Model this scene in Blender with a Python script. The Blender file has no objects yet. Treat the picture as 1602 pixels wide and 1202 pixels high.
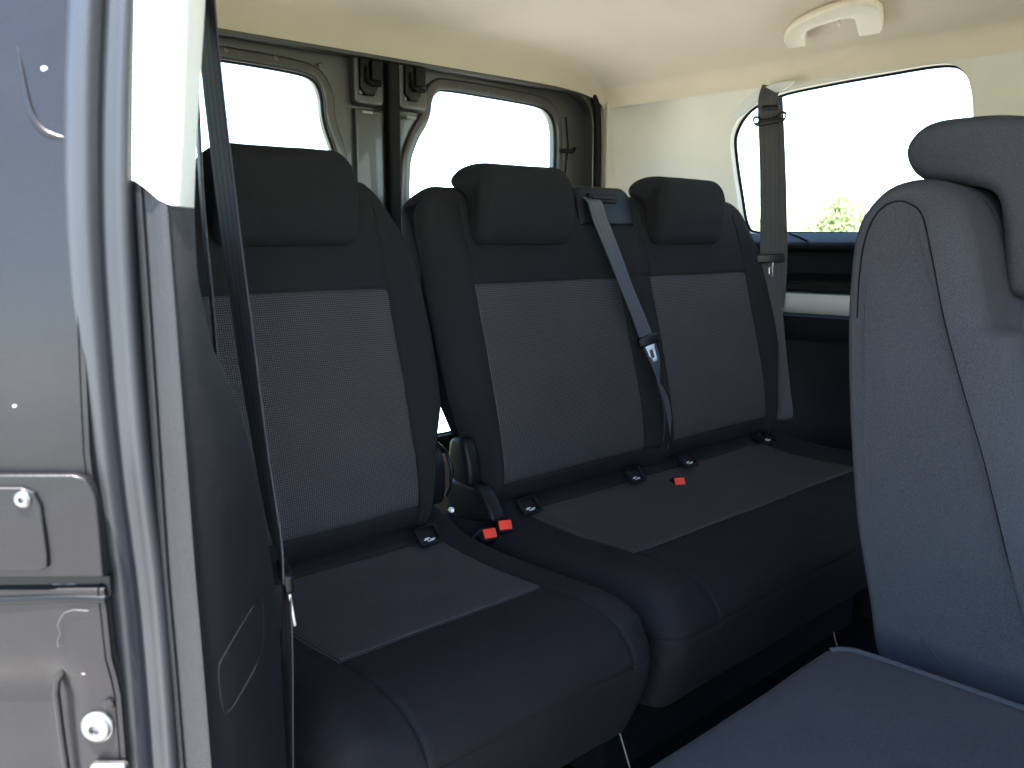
import bpy, bmesh, math, random
import numpy as np
from mathutils import Vector, Matrix, noise as mnoise
random.seed(4); RNG = np.random.default_rng(4)
R = math.radians
scn = bpy.context.scene
COL = scn.collection

# ------------------------------------------------------------------ camera
# van axes: x = from the open near side towards the far side, y = rearwards, z = up from the van floor
cd = bpy.data.cameras.new('camera'); cam = bpy.data.objects.new('camera', cd); COL.objects.link(cam)
YAW, PITCH = R(43.4), R(-9.3)
cam.location = (0, 0, .95)
cam.rotation_euler = (R(90) + PITCH, 0, -YAW)
cd.sensor_fit = 'HORIZONTAL'; cd.sensor_width = 36; cd.lens = 36 * 1377 / 1602
cd.clip_start = .02; cd.clip_end = 2000
cd.dof.use_dof = True; cd.dof.focus_distance = 1.55; cd.dof.aperture_fstop = 11
scn.camera = cam

# ------------------------------------------------------------------ sky, sun, exposure
SUN_EL = R(70); SUN_FROM = Vector((-.85, -.53, 0)).normalized()      # horizontal direction towards the sun
w = bpy.data.worlds.new('World'); scn.world = w; w.use_nodes = True
nt = w.node_tree; nt.nodes.clear()
sky = nt.nodes.new('ShaderNodeTexSky'); sky.sky_type = 'NISHITA'; sky.sun_disc = False
sky.sun_elevation = SUN_EL; sky.dust_density = .2; sky.ozone_density = 3.0
sky.sun_rotation = math.atan2(SUN_FROM.x, SUN_FROM.y)
bg = nt.nodes.new('ShaderNodeBackground'); bg.inputs[1].default_value = .15
wo = nt.nodes.new('ShaderNodeOutputWorld')
nt.links.new(sky.outputs[0], bg.inputs[0]); nt.links.new(bg.outputs[0], wo.inputs[0])
sl = bpy.data.lights.new('sun', 'SUN'); sl.energy = 4.6; sl.angle = R(.5); sl.color = (1, .95, .87)
so = bpy.data.objects.new('sun', sl); COL.objects.link(so)
sd = -(SUN_FROM * math.cos(SUN_EL) + Vector((0, 0, math.sin(SUN_EL))))
so.rotation_euler = sd.to_track_quat('-Z', 'Y').to_euler(); so.location = (-6, -8, 12)
scn.view_settings.view_transform = 'Standard'; scn.view_settings.look = 'None'
scn.view_settings.gamma = 1; scn.view_settings.use_curve_mapping = False
scn.view_settings.exposure = 3.2
scn.render.engine = 'CYCLES'
scn.cycles.use_denoising = True
scn.cycles.max_bounces = 10; scn.cycles.diffuse_bounces = 6; scn.cycles.transparent_max_bounces = 16
scn.cycles.sample_clamp_indirect = 6

# ------------------------------------------------------------------ materials
def nodes(name):
    m = bpy.data.materials.new(name); m.use_nodes = True
    t = m.node_tree; b = t.nodes['Principled BSDF']
    return m, t, b
def add(t, kind, **kw):
    n = t.nodes.new(kind)
    for k, v in kw.items(): setattr(n, k, v)
    return n
def rgb(c): return (c[0], c[1], c[2], 1)
def math_(t, op, a, b=None, c=None):
    n = add(t, 'ShaderNodeMath', operation=op)
    for i, v in enumerate((a, b, c)):
        if v is None: continue
        if hasattr(v, 'links'): t.links.new(v, n.inputs[i])
        else: n.inputs[i].default_value = v
    return n.outputs[0]
def mixc(t, f, a, b):
    n = add(t, 'ShaderNodeMix', data_type='RGBA')
    if hasattr(f, 'links'): t.links.new(f, n.inputs[0])
    else: n.inputs[0].default_value = f
    for i, v in ((6, a), (7, b)):
        if hasattr(v, 'links'): t.links.new(v, n.inputs[i])
        else: n.inputs[i].default_value = rgb(v)
    return n.outputs[2]
def noise(t, scale, detail=3, rough=.55, coord='Object', vec=None):
    n = add(t, 'ShaderNodeTexNoise'); n.inputs['Scale'].default_value = scale
    n.inputs['Detail'].default_value = detail; n.inputs['Roughness'].default_value = rough
    if vec is None:
        tc = add(t, 'ShaderNodeTexCoord'); vec = tc.outputs[coord]
    t.links.new(vec, n.inputs['Vector'])
    return n.outputs['Fac']
def ramp(t, f, lo, hi):
    n = add(t, 'ShaderNodeMapRange'); t.links.new(f, n.inputs[0])
    n.inputs[1].default_value = lo; n.inputs[2].default_value = hi
    return n.outputs[0]
def bump(t, b, h, dist, strength=1.0):
    n = add(t, 'ShaderNodeBump'); n.inputs['Strength'].default_value = strength; n.inputs['Distance'].default_value = dist
    t.links.new(h, n.inputs['Height']); t.links.new(n.outputs[0], b.inputs['Normal'])
def plain(name, col, rough=.5, metal=0, spec=.5, var=.12, vscale=14, grain=None, coat=0, col2=None, sheen=0):
    m, t, b = nodes(name)
    c2 = col2 or tuple(c * (1 - var) for c in col)
    f = ramp(t, noise(t, vscale, 4), .3, .7)
    t.links.new(mixc(t, f, col, c2), b.inputs['Base Color'])
    rr = add(t, 'ShaderNodeMapRange'); t.links.new(noise(t, vscale * 3, 3), rr.inputs[0])
    rr.inputs[3].default_value = max(0, rough - .04); rr.inputs[4].default_value = min(1, rough + .04)
    t.links.new(rr.outputs[0], b.inputs['Roughness'])
    b.inputs['Metallic'].default_value = metal; b.inputs['Specular IOR Level'].default_value = spec
    b.inputs['Coat Weight'].default_value = coat; b.inputs['Sheen Weight'].default_value = sheen
    b.inputs['Sheen Roughness'].default_value = .5
    if grain:
        sc, d = grain
        v = add(t, 'ShaderNodeTexVoronoi', feature='SMOOTH_F1'); v.inputs['Scale'].default_value = sc
        tc = add(t, 'ShaderNodeTexCoord'); t.links.new(tc.outputs['Object'], v.inputs['Vector'])
        bump(t, b, v.outputs['Distance'], d)
    return m
def fabric(name, col, lint=True):
    """plain tightly woven cloth; UVs are in metres"""
    m, t, b = nodes(name)
    tc = add(t, 'ShaderNodeTexCoord'); sep = add(t, 'ShaderNodeSeparateXYZ'); t.links.new(tc.outputs['UV'], sep.inputs[0])
    mott = noise(t, 9, 5, .6); fine = noise(t, 900, 2, .7)
    c = mixc(t, ramp(t, mott, .25, .75), tuple(v * .86 for v in col), tuple(v * 1.14 for v in col))
    c = mixc(t, ramp(t, fine, .35, .7), c, tuple(v * 1.8 for v in col))
    if lint:
        l = math_(t, 'GREATER_THAN', noise(t, 210, 1, .4), .835)
        c = mixc(t, math_(t, 'MULTIPLY', l, .16), c, (.22, .22, .22))
    t.links.new(c, b.inputs['Base Color'])
    b.inputs['Roughness'].default_value = .92; b.inputs['Specular IOR Level'].default_value = .02
    b.inputs['Sheen Weight'].default_value = .012; b.inputs['Sheen Roughness'].default_value = .45
    h = math_(t, 'ADD', math_(t, 'MULTIPLY', noise(t, 1300, 2, .6), .6), math_(t, 'MULTIPLY', noise(t, 18, 3), 3.0))
    bump(t, b, h, .0006)
    return m
def dotted(name, dark, light, pitch):
    m, t, b = nodes(name)
    tc = add(t, 'ShaderNodeTexCoord'); sep = add(t, 'ShaderNodeSeparateXYZ'); t.links.new(tc.outputs['UV'], sep.inputs[0])
    k = 2 * math.pi / pitch
    su = math_(t, 'SINE', math_(t, 'MULTIPLY', sep.outputs[0], k)); sv = math_(t, 'SINE', math_(t, 'MULTIPLY', sep.outputs[1], k))
    dots = ramp(t, math_(t, 'ADD', su, sv), -.3, 1.3)
    c = mixc(t, dots, dark, light)
    mott = ramp(t, noise(t, 12, 5, .6), .25, .75)
    c = mixc(t, math_(t, 'MULTIPLY', mott, .25), c, dark)
    t.links.new(c, b.inputs['Base Color'])
    b.inputs['Roughness'].default_value = .85; b.inputs['Specular IOR Level'].default_value = .03
    b.inputs['Sheen Weight'].default_value = .012
    bump(t, b, math_(t, 'ADD', dots, noise(t, 1200, 2)), .0005)
    return m
def webbing_mat(name, col):
    m, t, b = nodes(name)
    tc = add(t, 'ShaderNodeTexCoord'); sep = add(t, 'ShaderNodeSeparateXYZ'); t.links.new(tc.outputs['UV'], sep.inputs[0])
    band = math_(t, 'SINE', math_(t, 'MULTIPLY', sep.outputs[0], 2 * math.pi / .0115))
    rib = math_(t, 'SINE', math_(t, 'ADD', math_(t, 'MULTIPLY', sep.outputs[1], 2 * math.pi / .0016), math_(t, 'MULTIPLY', band, 1.5)))
    c = mixc(t, ramp(t, band, -.8, .9), tuple(v * .86 for v in col), tuple(v * 1.1 for v in col))
    c = mixc(t, math_(t, 'MULTIPLY', ramp(t, rib, -1, 1), .35), c, tuple(v * .5 for v in col))
    t.links.new(c, b.inputs['Base Color'])
    b.inputs['Roughness'].default_value = .42; b.inputs['Specular IOR Level'].default_value = .5
    bump(t, b, math_(t, 'ADD', rib, band), .00016)
    return m
def glass_mat(name, tint):
    m = bpy.data.materials.new(name); m.use_nodes = True; t = m.node_tree; t.nodes.clear()
    tr = add(t, 'ShaderNodeBsdfTransparent'); tr.inputs[0].default_value = rgb(tint)
    gl = add(t, 'ShaderNodeBsdfGlossy'); gl.inputs['Roughness'].default_value = .02
    lw = add(t, 'ShaderNodeLayerWeight'); lw.inputs[0].default_value = .5
    dust = math_(t, 'MULTIPLY', ramp(t, noise(t, 6, 6, .7), .35, .8), .02)
    fr = math_(t, 'ADD', math_(t, 'ADD', math_(t, 'MULTIPLY', math_(t, 'POWER', lw.outputs['Facing'], 5), .9), .03), dust)
    mx = add(t, 'ShaderNodeMixShader'); o = add(t, 'ShaderNodeOutputMaterial')
    t.links.new(fr, mx.inputs[0]); t.links.new(tr.outputs[0], mx.inputs[1]); t.links.new(gl.outputs[0], mx.inputs[2])
    t.links.new(mx.outputs[0], o.inputs[0])
    return m
def paint(name):
    m, t, b = nodes(name)
    f = ramp(t, noise(t, 7, 5, .65), .35, .7)
    c = mixc(t, f, (.0105, .0098, .0110), (.0150, .0140, .0155))
    fl = noise(t, 2600, 1, .5)
    c = mixc(t, ramp(t, fl, .55, .75), c, (.026, .024, .024))
    sp = math_(t, 'GREATER_THAN', noise(t, 110, 1, .4), .815)
    c = mixc(t, math_(t, 'MULTIPLY', sp, .8), c, (.5, .48, .45))
    t.links.new(c, b.inputs['Base Color'])
    b.inputs['Metallic'].default_value = .55
    rr = add(t, 'ShaderNodeMapRange'); t.links.new(noise(t, 30, 4), rr.inputs[0])
    rr.inputs[3].default_value = .34; rr.inputs[4].default_value = .5
    t.links.new(rr.outputs[0], b.inputs['Roughness'])
    b.inputs['Specular IOR Level'].default_value = .3
    b.inputs['Coat Weight'].default_value = .15; b.inputs['Coat Roughness'].default_value = .12
    bump(t, b, noise(t, 220, 2), .0002)
    return m
MT = dict(
    cloth=fabric('black_cloth', (.0125, .0124, .0132)),
    cloth_lit=fabric('black_cloth_lit', (.0270, .0272, .0300)),  # same black cloth, lightened to imitate the light from the open door
    insert=dotted('dotted_grey_cloth', (.0235, .0230, .0245), (.108, .105, .111), .0034),
    plastic=plain('black_plastic', (.0075, .0078, .0088), .55, spec=.12, grain=(900, .0006)),
    grained=plain('grained_dark_plastic', (.0095, .0098, .0112), .40, spec=.42, grain=(1500, .00035)),
    smooth=plain('smooth_black_plastic', (.0045, .0045, .0055), .3, spec=.18),
    satin=plain('satin_charcoal_plastic', (.0065, .0067, .0080), .42, spec=.15),
    rubber=plain('black_rubber', (.021, .0225, .026), .40, grain=(1500, .00015), spec=.42),
    rubber_dark=plain('dark_rubber', (.006, .006, .007), .55, spec=.12),
    white=plain('pale_pillar_plastic', (.72, .70, .65), .5, var=.04, grain=(700, .0003)),
    grey_white=plain('pale_trim_plastic', (.58, .535, .475), .55, var=.05, grain=(650, .0003)),
    strip=plain('light_grey_trim', (.50, .50, .49), .4, var=.04),
    handle=plain('cream_handle_plastic', (.62, .55, .44), .5, var=.04),
    liner=plain('cream_headliner_cloth', (.59, .51, .405), .95, spec=.1, var=.05, vscale=5, grain=(1100, .0006), sheen=.1),
    paint=paint('grey_metallic_paint'),
    door_paint=plain('door_inner_paint', (.058, .0565, .056), .33, metal=.35, coat=.25, var=.07, vscale=6),
    steel=plain('bright_steel', (.86, .86, .86), .42, metal=.8, var=.15, vscale=60),
    zinc=plain('zinc_steel', (.24, .235, .24), .42, metal=.9, var=.3, vscale=120),
    red=plain('red_button_plastic', (.80, .04, .018), .4, var=.08),
    webbing=webbing_mat('seat_belt_webbing', (.036, .036, .042)),
    carpet=plain('black_carpet', (.010, .010, .011), .95, spec=.1, vscale=60, var=.4),
    thread=plain('seam_thread', (.005, .005, .006), .9, spec=.03),
    mark=plain('pale_marking', (.62, .64, .7), .5),
    glass=glass_mat('window_glass', (.93, .96, .94)),
    scuff=plain('scuffed_edge_metal', (.17, .16, .15), .5, metal=.3, var=.4, vscale=200),
)

# ------------------------------------------------------------------ mesh helpers
def link(o, parent=None):
    COL.objects.link(o)
    if parent is not None:
        o.parent = parent
        if parent.type == 'EMPTY': o.matrix_parent_inverse = Matrix.Translation(-parent.location)   # parts are built in van coordinates
    return o
def mesh_obj(name, verts, faces, mat, parent=None, smooth=True, uv=None, angle=None):
    me = bpy.data.meshes.new(name); me.from_pydata([tuple(map(float, v)) for v in verts], [], [tuple(map(int, f)) for f in faces])
    me.materials.append(mat)
    if uv is not None:
        l = me.uv_layers.new(name='UVMap'); li = np.empty(len(me.loops), dtype=np.int32); me.loops.foreach_get('vertex_index', li)
        l.data.foreach_set('uv', np.asarray(uv, dtype=np.float32)[li].ravel())
    bm = bmesh.new(); bm.from_mesh(me); bmesh.ops.recalc_face_normals(bm, faces=bm.faces); bm.to_mesh(me); bm.free()
    if smooth:
        me.polygons.foreach_set('use_smooth', np.ones(len(me.polygons), dtype=bool))
        if angle: me.set_sharp_from_angle(angle=R(angle))
    return link(bpy.data.objects.new(name, me), parent)
def thing(name, loc, label, cat, group=None):
    o = bpy.data.objects.new(name, None); o.empty_display_size = .1; COL.objects.link(o)
    o.location = loc; o['label'] = label; o['category'] = cat
    if group: o['group'] = group
    return o
def catmull(pts, n=8, closed=False):
    P = np.array(pts, float); N = len(P); out = []
    rng_ = range(N) if closed else range(N - 1)
    for i in rng_:
        if closed: p0, p1, p2, p3 = P[i - 1], P[i], P[(i + 1) % N], P[(i + 2) % N]
        else: p0, p1, p2, p3 = P[max(i - 1, 0)], P[i], P[i + 1], P[min(i + 2, N - 1)]
        for k in range(n):
            u = k / n
            out.append(.5 * (2 * p1 + (p2 - p0) * u + (2 * p0 - 5 * p1 + 4 * p2 - p3) * u * u + (3 * p1 - p0 - 3 * p2 + p3) * u ** 3))
    if not closed: out.append(P[-1])
    return np.array(out)
def resample(P, ts):
    d = np.r_[0, np.cumsum(np.linalg.norm(np.diff(P, axis=0), axis=1))]
    return np.stack([np.interp(ts, d, P[:, k]) for k in range(P.shape[1])], 1)
def length(P): return np.linalg.norm(np.diff(P, axis=0), axis=1).sum()
CL = np.array([-.011, -.006, -.003, -.0015, 0, .0015, .003, .006, .011])

def pad(name, prof, xl, xr, mat, parent, rad=.04, xbreaks=(), tbreaks=(), edge=None, radf=None, bulge=None,
        inserts=(), insert_mat=None, groove=.0035, xseam=None, ds=.009, full=()):
    """upholstered pad: a closed side profile (y,z) swept along x with rounded ends and real seam grooves.
    tbreaks: profile points (y,z) where a cross seam runs; xbreaks: lengthwise seams; inserts: (x0,x1,tb0,tb1)"""
    P = catmull(prof, 10, True); P = np.vstack([P, P[:1]])
    L = length(P); d = np.r_[0, np.cumsum(np.linalg.norm(np.diff(P, axis=0), axis=1))]
    seed = xl * 13.7 + len(prof); tb = []
    for q in tbreaks: tb.append(d[np.argmin(np.linalg.norm(P[:-1] - np.array(q), axis=1))])
    ts = list(np.arange(0, L, ds))
    for b in tb:
        ts = [t for t in ts if abs(t - b) > .013] + list(b + CL)
    ts = np.array(sorted(t for t in ts if 0 <= t < L - 1e-4))
    Q = resample(P, ts)
    e = .004
    T = resample(P, (ts + e) % L) - resample(P, (ts - e) % L); T /= np.linalg.norm(T, axis=1)[:, None]
    N = np.stack([T[:, 1], -T[:, 0]], 1)
    area = .5 * np.sum(P[:-1, 0] * P[1:, 1] - P[1:, 0] * P[:-1, 1])
    if area < 0: N = -N
    ph = np.linspace(0, math.pi / 2, 9)
    dl = rad * (1 - np.cos(ph)); il = 1 - np.sin(ph)
    xs = list(np.arange(xl + rad, xr - rad, .010)) + [xr - rad]
    for b in xbreaks: xs = [x for x in xs if abs(x - b) > .0125] + list(b + CL)
    cols = [(xl + a, b) for a, b in zip(dl[:-1], il[:-1])] + [(x, 0) for x in sorted(xs) if xl + rad - 1e-6 <= x <= xr - rad + 1e-6] + [(xr - a, b) for a, b in zip(dl[:-1][::-1], il[:-1][::-1])]
    X = np.array([c[0] for c in cols]); I = np.array([c[1] for c in cols])
    nx, nt_ = len(X), len(ts)
    rf = np.array([radf(*q) for q in Q]) if radf else np.full(nt_, rad)
    V = np.zeros((nx, nt_, 3)); UV = np.zeros((nx, nt_, 2))
    b0 = min(xbreaks) if len(xbreaks) else .5 * (xl + xr); b1 = max(xbreaks) if len(xbreaks) else b0
    E = np.array([edge(*q) for q in Q]) if edge else np.tile([xl, xr], (nt_, 1))
    xs_ok = xseam or (lambda b, y, z: True)
    gm = {b: np.array([1.0 if xs_ok(b, *q) else 0.0 for q in Q]) for b in xbreaks}
    for i in range(nx):
        x = X[i]
        off = -I[i] * rf
        if bulge is not None: off = off + np.array([bulge((x - xl) / (xr - xl), *q) for q in Q]) * (1 - I[i])
        off = off + np.array([.0016 * mnoise.noise((x * 7, t_ * 7, seed)) + .0006 * mnoise.noise((x * 22, t_ * 22, seed)) for t_ in ts]) * (1 - I[i])
        g = np.zeros(nt_); pk = np.array([1 + .5 * mnoise.noise((x * 60, t_ * 60, seed)) for t_ in ts])
        for b in xbreaks: g += gm[b] * groove * math.exp(-((x - b) / .0028) ** 2)
        for k_, b in enumerate(tb):
            if len(xbreaks) == 0 or k_ in full or b0 - .002 <= x <= b1 + .002: g += groove * np.exp(-((ts - b) / .0028) ** 2)
        off = off - g * pk * (1 - .5 * I[i])
        xx = np.full(nt_, x)
        if x < b0: xx = b0 + (x - b0) * (E[:, 0] - b0) / (xl - b0)
        elif x > b1: xx = b1 + (x - b1) * (E[:, 1] - b1) / (xr - b1)
        V[i, :, 0] = xx; V[i, :, 1:] = Q + N * off[:, None]
        UV[i, :, 0] = x; UV[i, :, 1] = ts
    idx = lambda i, j: i * nt_ + (j % nt_)
    body, ins = [], []
    for i in range(nx - 1):
        xm = .5 * (X[i] + X[i + 1])
        for j in range(nt_):
            tm = .5 * (ts[j] + (ts[j + 1] if j + 1 < nt_ else L))
            hit = any(a < xm < b and tb[c] < tm < tb[e_] for a, b, c, e_ in inserts)
            (ins if hit else body).append((idx(i, j), idx(i + 1, j), idx(i + 1, j + 1), idx(i, j + 1)))
    body.append(tuple(range(nt_))); body.append(tuple(range((nx - 1) * nt_, nx * nt_)))
    VV = V.reshape(-1, 3); UU = UV.reshape(-1, 2)
    def sub(faces, nm, m, par):
        used = sorted({k for f in faces for k in f}); mp = {k: i for i, k in enumerate(used)}
        return mesh_obj(nm, VV[used], [tuple(mp[k] for k in f) for f in faces], m, par, uv=UU[used], angle=70)
    o = sub(body, name, mat, parent)
    if ins:
        for a, b, c, e_ in inserts:
            fs = [f for f in ins if a < .5 * (UU[f[0]][0] + UU[f[1]][0]) < b]
            if fs: sub(fs, 'insert_panel', insert_mat, o)
    return o
def frames(P, closed=False):
    T = np.gradient(P, axis=0)
    if closed: T = np.roll(P, -1, 0) - np.roll(P, 1, 0)
    return T / (np.linalg.norm(T, axis=1)[:, None] + 1e-12)
def sweep(name, path, section, mat, parent, closed=False, upv=(0, 0, 1), scale=None, angle=50, capped=True):
    """sweep a closed 2-D section along a 3-D path"""
    P = np.array(path, float); T = frames(P, closed); S = np.array(section, float); n, k = len(P), len(S)
    V = np.zeros((n, k, 3)); prev = None
    for i in range(n):
        u = np.array(upv, float) if prev is None else prev
        u = u - T[i] * (u @ T[i]); u /= np.linalg.norm(u); prev = u if True else None
        s = np.cross(T[i], u); sc = 1 if scale is None else scale[i]
        V[i] = P[i] + sc * (S[:, :1] * s + S[:, 1:] * u)
    F = []
    for i in range(n if closed else n - 1):
        for j in range(k):
            a, b = i, (i + 1) % n
            F.append((a * k + j, a * k + (j + 1) % k, b * k + (j + 1) % k, b * k + j))
    if not closed and capped: F += [tuple(range(k)), tuple(range((n - 1) * k, n * k))]
    return mesh_obj(name, V.reshape(-1, 3), F, mat, parent, angle=angle)
def circ(r, n=10, sx=1, sy=1): return [(r * sx * math.cos(a), r * sy * math.sin(a)) for a in np.linspace(0, 2 * math.pi, n, endpoint=False)]
def tube(name, path, r, mat, parent, closed=False, n=10, upv=(0, 0, 1), sx=1, sy=1): return sweep(name, path, circ(r, n, sx, sy), mat, parent, closed, upv, angle=60)
def ribbon(name, pts, mat, parent, width=.046, thick=.0013, step=.008):
    """pts: (x,y,z, wx,wy,wz): centre line with width direction"""
    A = catmull(pts, 12); L = length(A[:, :3]); ts = np.linspace(0, L, max(8, int(L / step)))
    d = np.r_[0, np.cumsum(np.linalg.norm(np.diff(A[:, :3], axis=0), axis=1))]
    A = np.stack([np.interp(ts, d, A[:, k]) for k in range(6)], 1)
    P, W = A[:, :3], A[:, 3:]; wl = np.linalg.norm(W, axis=1); T = frames(P); W = W / wl[:, None]
    W = W - T * np.sum(W * T, 1)[:, None]; W /= np.linalg.norm(W, axis=1)[:, None]
    Nn = np.cross(T, W); q = np.linspace(-1, 1, 9); n = len(P)
    V, UV = [], []
    for i in range(n):
        for s in (1, -1):
            for a in (q if s == 1 else q[::-1]):
                e = 1 - .5 * (abs(a) > .95)
                V.append(P[i] + W[i] * a * width / 2 * min(1, wl[i]) + Nn[i] * s * thick * e); UV.append((a * width / 2, ts[i]))
    k = 18; F = [(i * k + j, i * k + (j + 1) % k, (i + 1) * k + (j + 1) % k, (i + 1) * k + j) for i in range(n - 1) for j in range(k)]
    F += [tuple(range(k)), tuple(range((n - 1) * k, n * k))]
    return mesh_obj(name, V, F, mat, parent, uv=UV, angle=60)
def plate(name, outer, holes, thick, bevel, mat, parent, fmap, res=2):
    """flat plate with holes and bevelled edges; fmap maps (a, b, depth) to van coordinates"""
    cu = bpy.data.curves.new('outline', 'CURVE'); cu.dimensions = '2D'; cu.fill_mode = 'BOTH'
    for pts in [outer] + list(holes):
        sp = cu.splines.new('POLY'); sp.points.add(len(pts) - 1); sp.use_cyclic_u = True
        for p, q in zip(sp.points, pts): p.co = (q[0], q[1], 0, 1)
    cu.extrude = max(thick / 2 - bevel, 1e-4); cu.bevel_depth = bevel; cu.bevel_resolution = res; cu.offset = -bevel
    o = bpy.data.objects.new('outline', cu); COL.objects.link(o); bpy.context.view_layer.update()
    me = bpy.data.meshes.new_from_object(o.evaluated_get(bpy.context.evaluated_depsgraph_get()))
    V = [fmap(v.co.x, v.co.y, v.co.z) for v in me.vertices]; F = [tuple(p.vertices) for p in me.polygons]
    bpy.data.objects.remove(o); bpy.data.curves.remove(cu); bpy.data.meshes.remove(me)
    ob = mesh_obj(name, V, F, mat, parent)
    bm = bmesh.new(); bm.from_mesh(ob.data); bmesh.ops.remove_doubles(bm, verts=bm.verts, dist=1e-5)
    bmesh.ops.recalc_face_normals(bm, faces=bm.faces); bm.to_mesh(ob.data); bm.free()
    ob.data.set_sharp_from_angle(angle=R(35))
    if mat is MT['glass']: ob.data.polygons.foreach_set('use_smooth', np.zeros(len(ob.data.polygons), dtype=bool))
    return ob
def rrect(x0, y0, x1, y1, r, n=6):
    rs = r if isinstance(r, (tuple, list)) else (r,) * 4
    out = []
    for (cx, cy, a0, q) in ((x1, y1, 0, rs[0]), (x0, y1, 90, rs[1]), (x0, y0, 180, rs[2]), (x1, y0, 270, rs[3])):
        sx = -1 if cx == x1 else 1; sy = -1 if cy == y1 else 1
        for a in np.linspace(a0, a0 + 90, n + 1): out.append((cx + sx * q + q * math.cos(R(a)), cy + sy * q + q * math.sin(R(a))))
    return out
def rbox(name, lo, hi, b, mat, parent, seg=3, mtx=None):
    bm = bmesh.new(); bmesh.ops.create_cube(bm, size=1)
    lo, hi = Vector(lo), Vector(hi)
    for v in bm.verts: v.co = Vector([lo[k] + (v.co[k] + .5) * (hi[k] - lo[k]) for k in range(3)])
    bmesh.ops.bevel(bm, geom=bm.edges[:], offset=b, segments=seg, affect='EDGES', profile=.6)
    if mtx is not None: bmesh.ops.transform(bm, matrix=mtx, verts=bm.verts)
    bmesh.ops.recalc_face_normals(bm, faces=bm.faces)
    me = bpy.data.meshes.new(name); bm.to_mesh(me); bm.free(); me.materials.append(mat)
    me.polygons.foreach_set('use_smooth', np.ones(len(me.polygons), dtype=bool)); me.set_sharp_from_angle(angle=R(40))
    return link(bpy.data.objects.new(name, me), parent)
def lathe(name, prof, origin, axis, mat, parent, n=28):
    a = Vector(axis).normalized(); u = a.orthogonal().normalized(); v = a.cross(u); o = Vector(origin)
    V = [o + a * h + (u * math.cos(t) + v * math.sin(t)) * r for r, h in prof for t in np.linspace(0, 2 * math.pi, n, endpoint=False)]
    m = len(prof); F = [(i * n + j, i * n + (j + 1) % n, (i + 1) * n + (j + 1) % n, (i + 1) * n + j) for i in range(m - 1) for j in range(n)]
    F += [tuple(range(n)), tuple(range((m - 1) * n, m * n))]
    return mesh_obj(name, V, F, mat, parent, angle=35)
def cut(o, outline, fmap, d0, d1):
    """cut an opening through a solid sheet"""
    n = len(outline); V = [fmap(a, b, d) for d in (d0, d1) for a, b in outline]
    F = [tuple(range(n)), tuple(range(2 * n - 1, n - 1, -1))] + [(i, (i + 1) % n, n + (i + 1) % n, n + i) for i in range(n)]
    c = mesh_obj('cutter', V, F, MT['plastic'], smooth=False)
    md = o.modifiers.new('cut', 'BOOLEAN'); md.operation = 'DIFFERENCE'; md.object = c; md.solver = 'EXACT'
    bpy.context.view_layer.update()
    me = bpy.data.meshes.new_from_object(o.evaluated_get(bpy.context.evaluated_depsgraph_get()))
    o.modifiers.clear(); old = o.data; o.data = me; bpy.data.meshes.remove(old)
    cm = c.data; bpy.data.objects.remove(c); bpy.data.meshes.remove(cm)
    me.polygons.foreach_set('use_smooth', np.ones(len(me.polygons), dtype=bool)); me.set_sharp_from_angle(angle=R(40))
def sheet(name, G, thick, outward, mat, parent):
    """solid sheet from a grid of points (n,m,3), thickened along outward(i,j)"""
    n, m = G.shape[:2]
    du = np.gradient(G, axis=0); dv = np.gradient(G, axis=1); N = np.cross(du, dv); N /= np.linalg.norm(N, axis=2)[..., None] + 1e-12
    s = np.sign(np.sum(N * outward, axis=2).mean()); B = G + N * s * thick
    V = np.vstack([G.reshape(-1, 3), B.reshape(-1, 3)]); k = n * m; F = []
    for i in range(n - 1):
        for j in range(m - 1):
            a, b, c, d = i * m + j, (i + 1) * m + j, (i + 1) * m + j + 1, i * m + j + 1
            F += [(a, b, c, d), (a + k, d + k, c + k, b + k)]
    rim = [i * m for i in range(n)] + [(n - 1) * m + j for j in range(1, m)] + [i * m + m - 1 for i in range(n - 2, -1, -1)] + [j for j in range(m - 2, 0, -1)]
    for a, b in zip(rim, rim[1:] + rim[:1]): F.append((a, b, b + k, a + k))
    return mesh_obj(name, V, F, mat, parent, angle=40)

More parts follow.
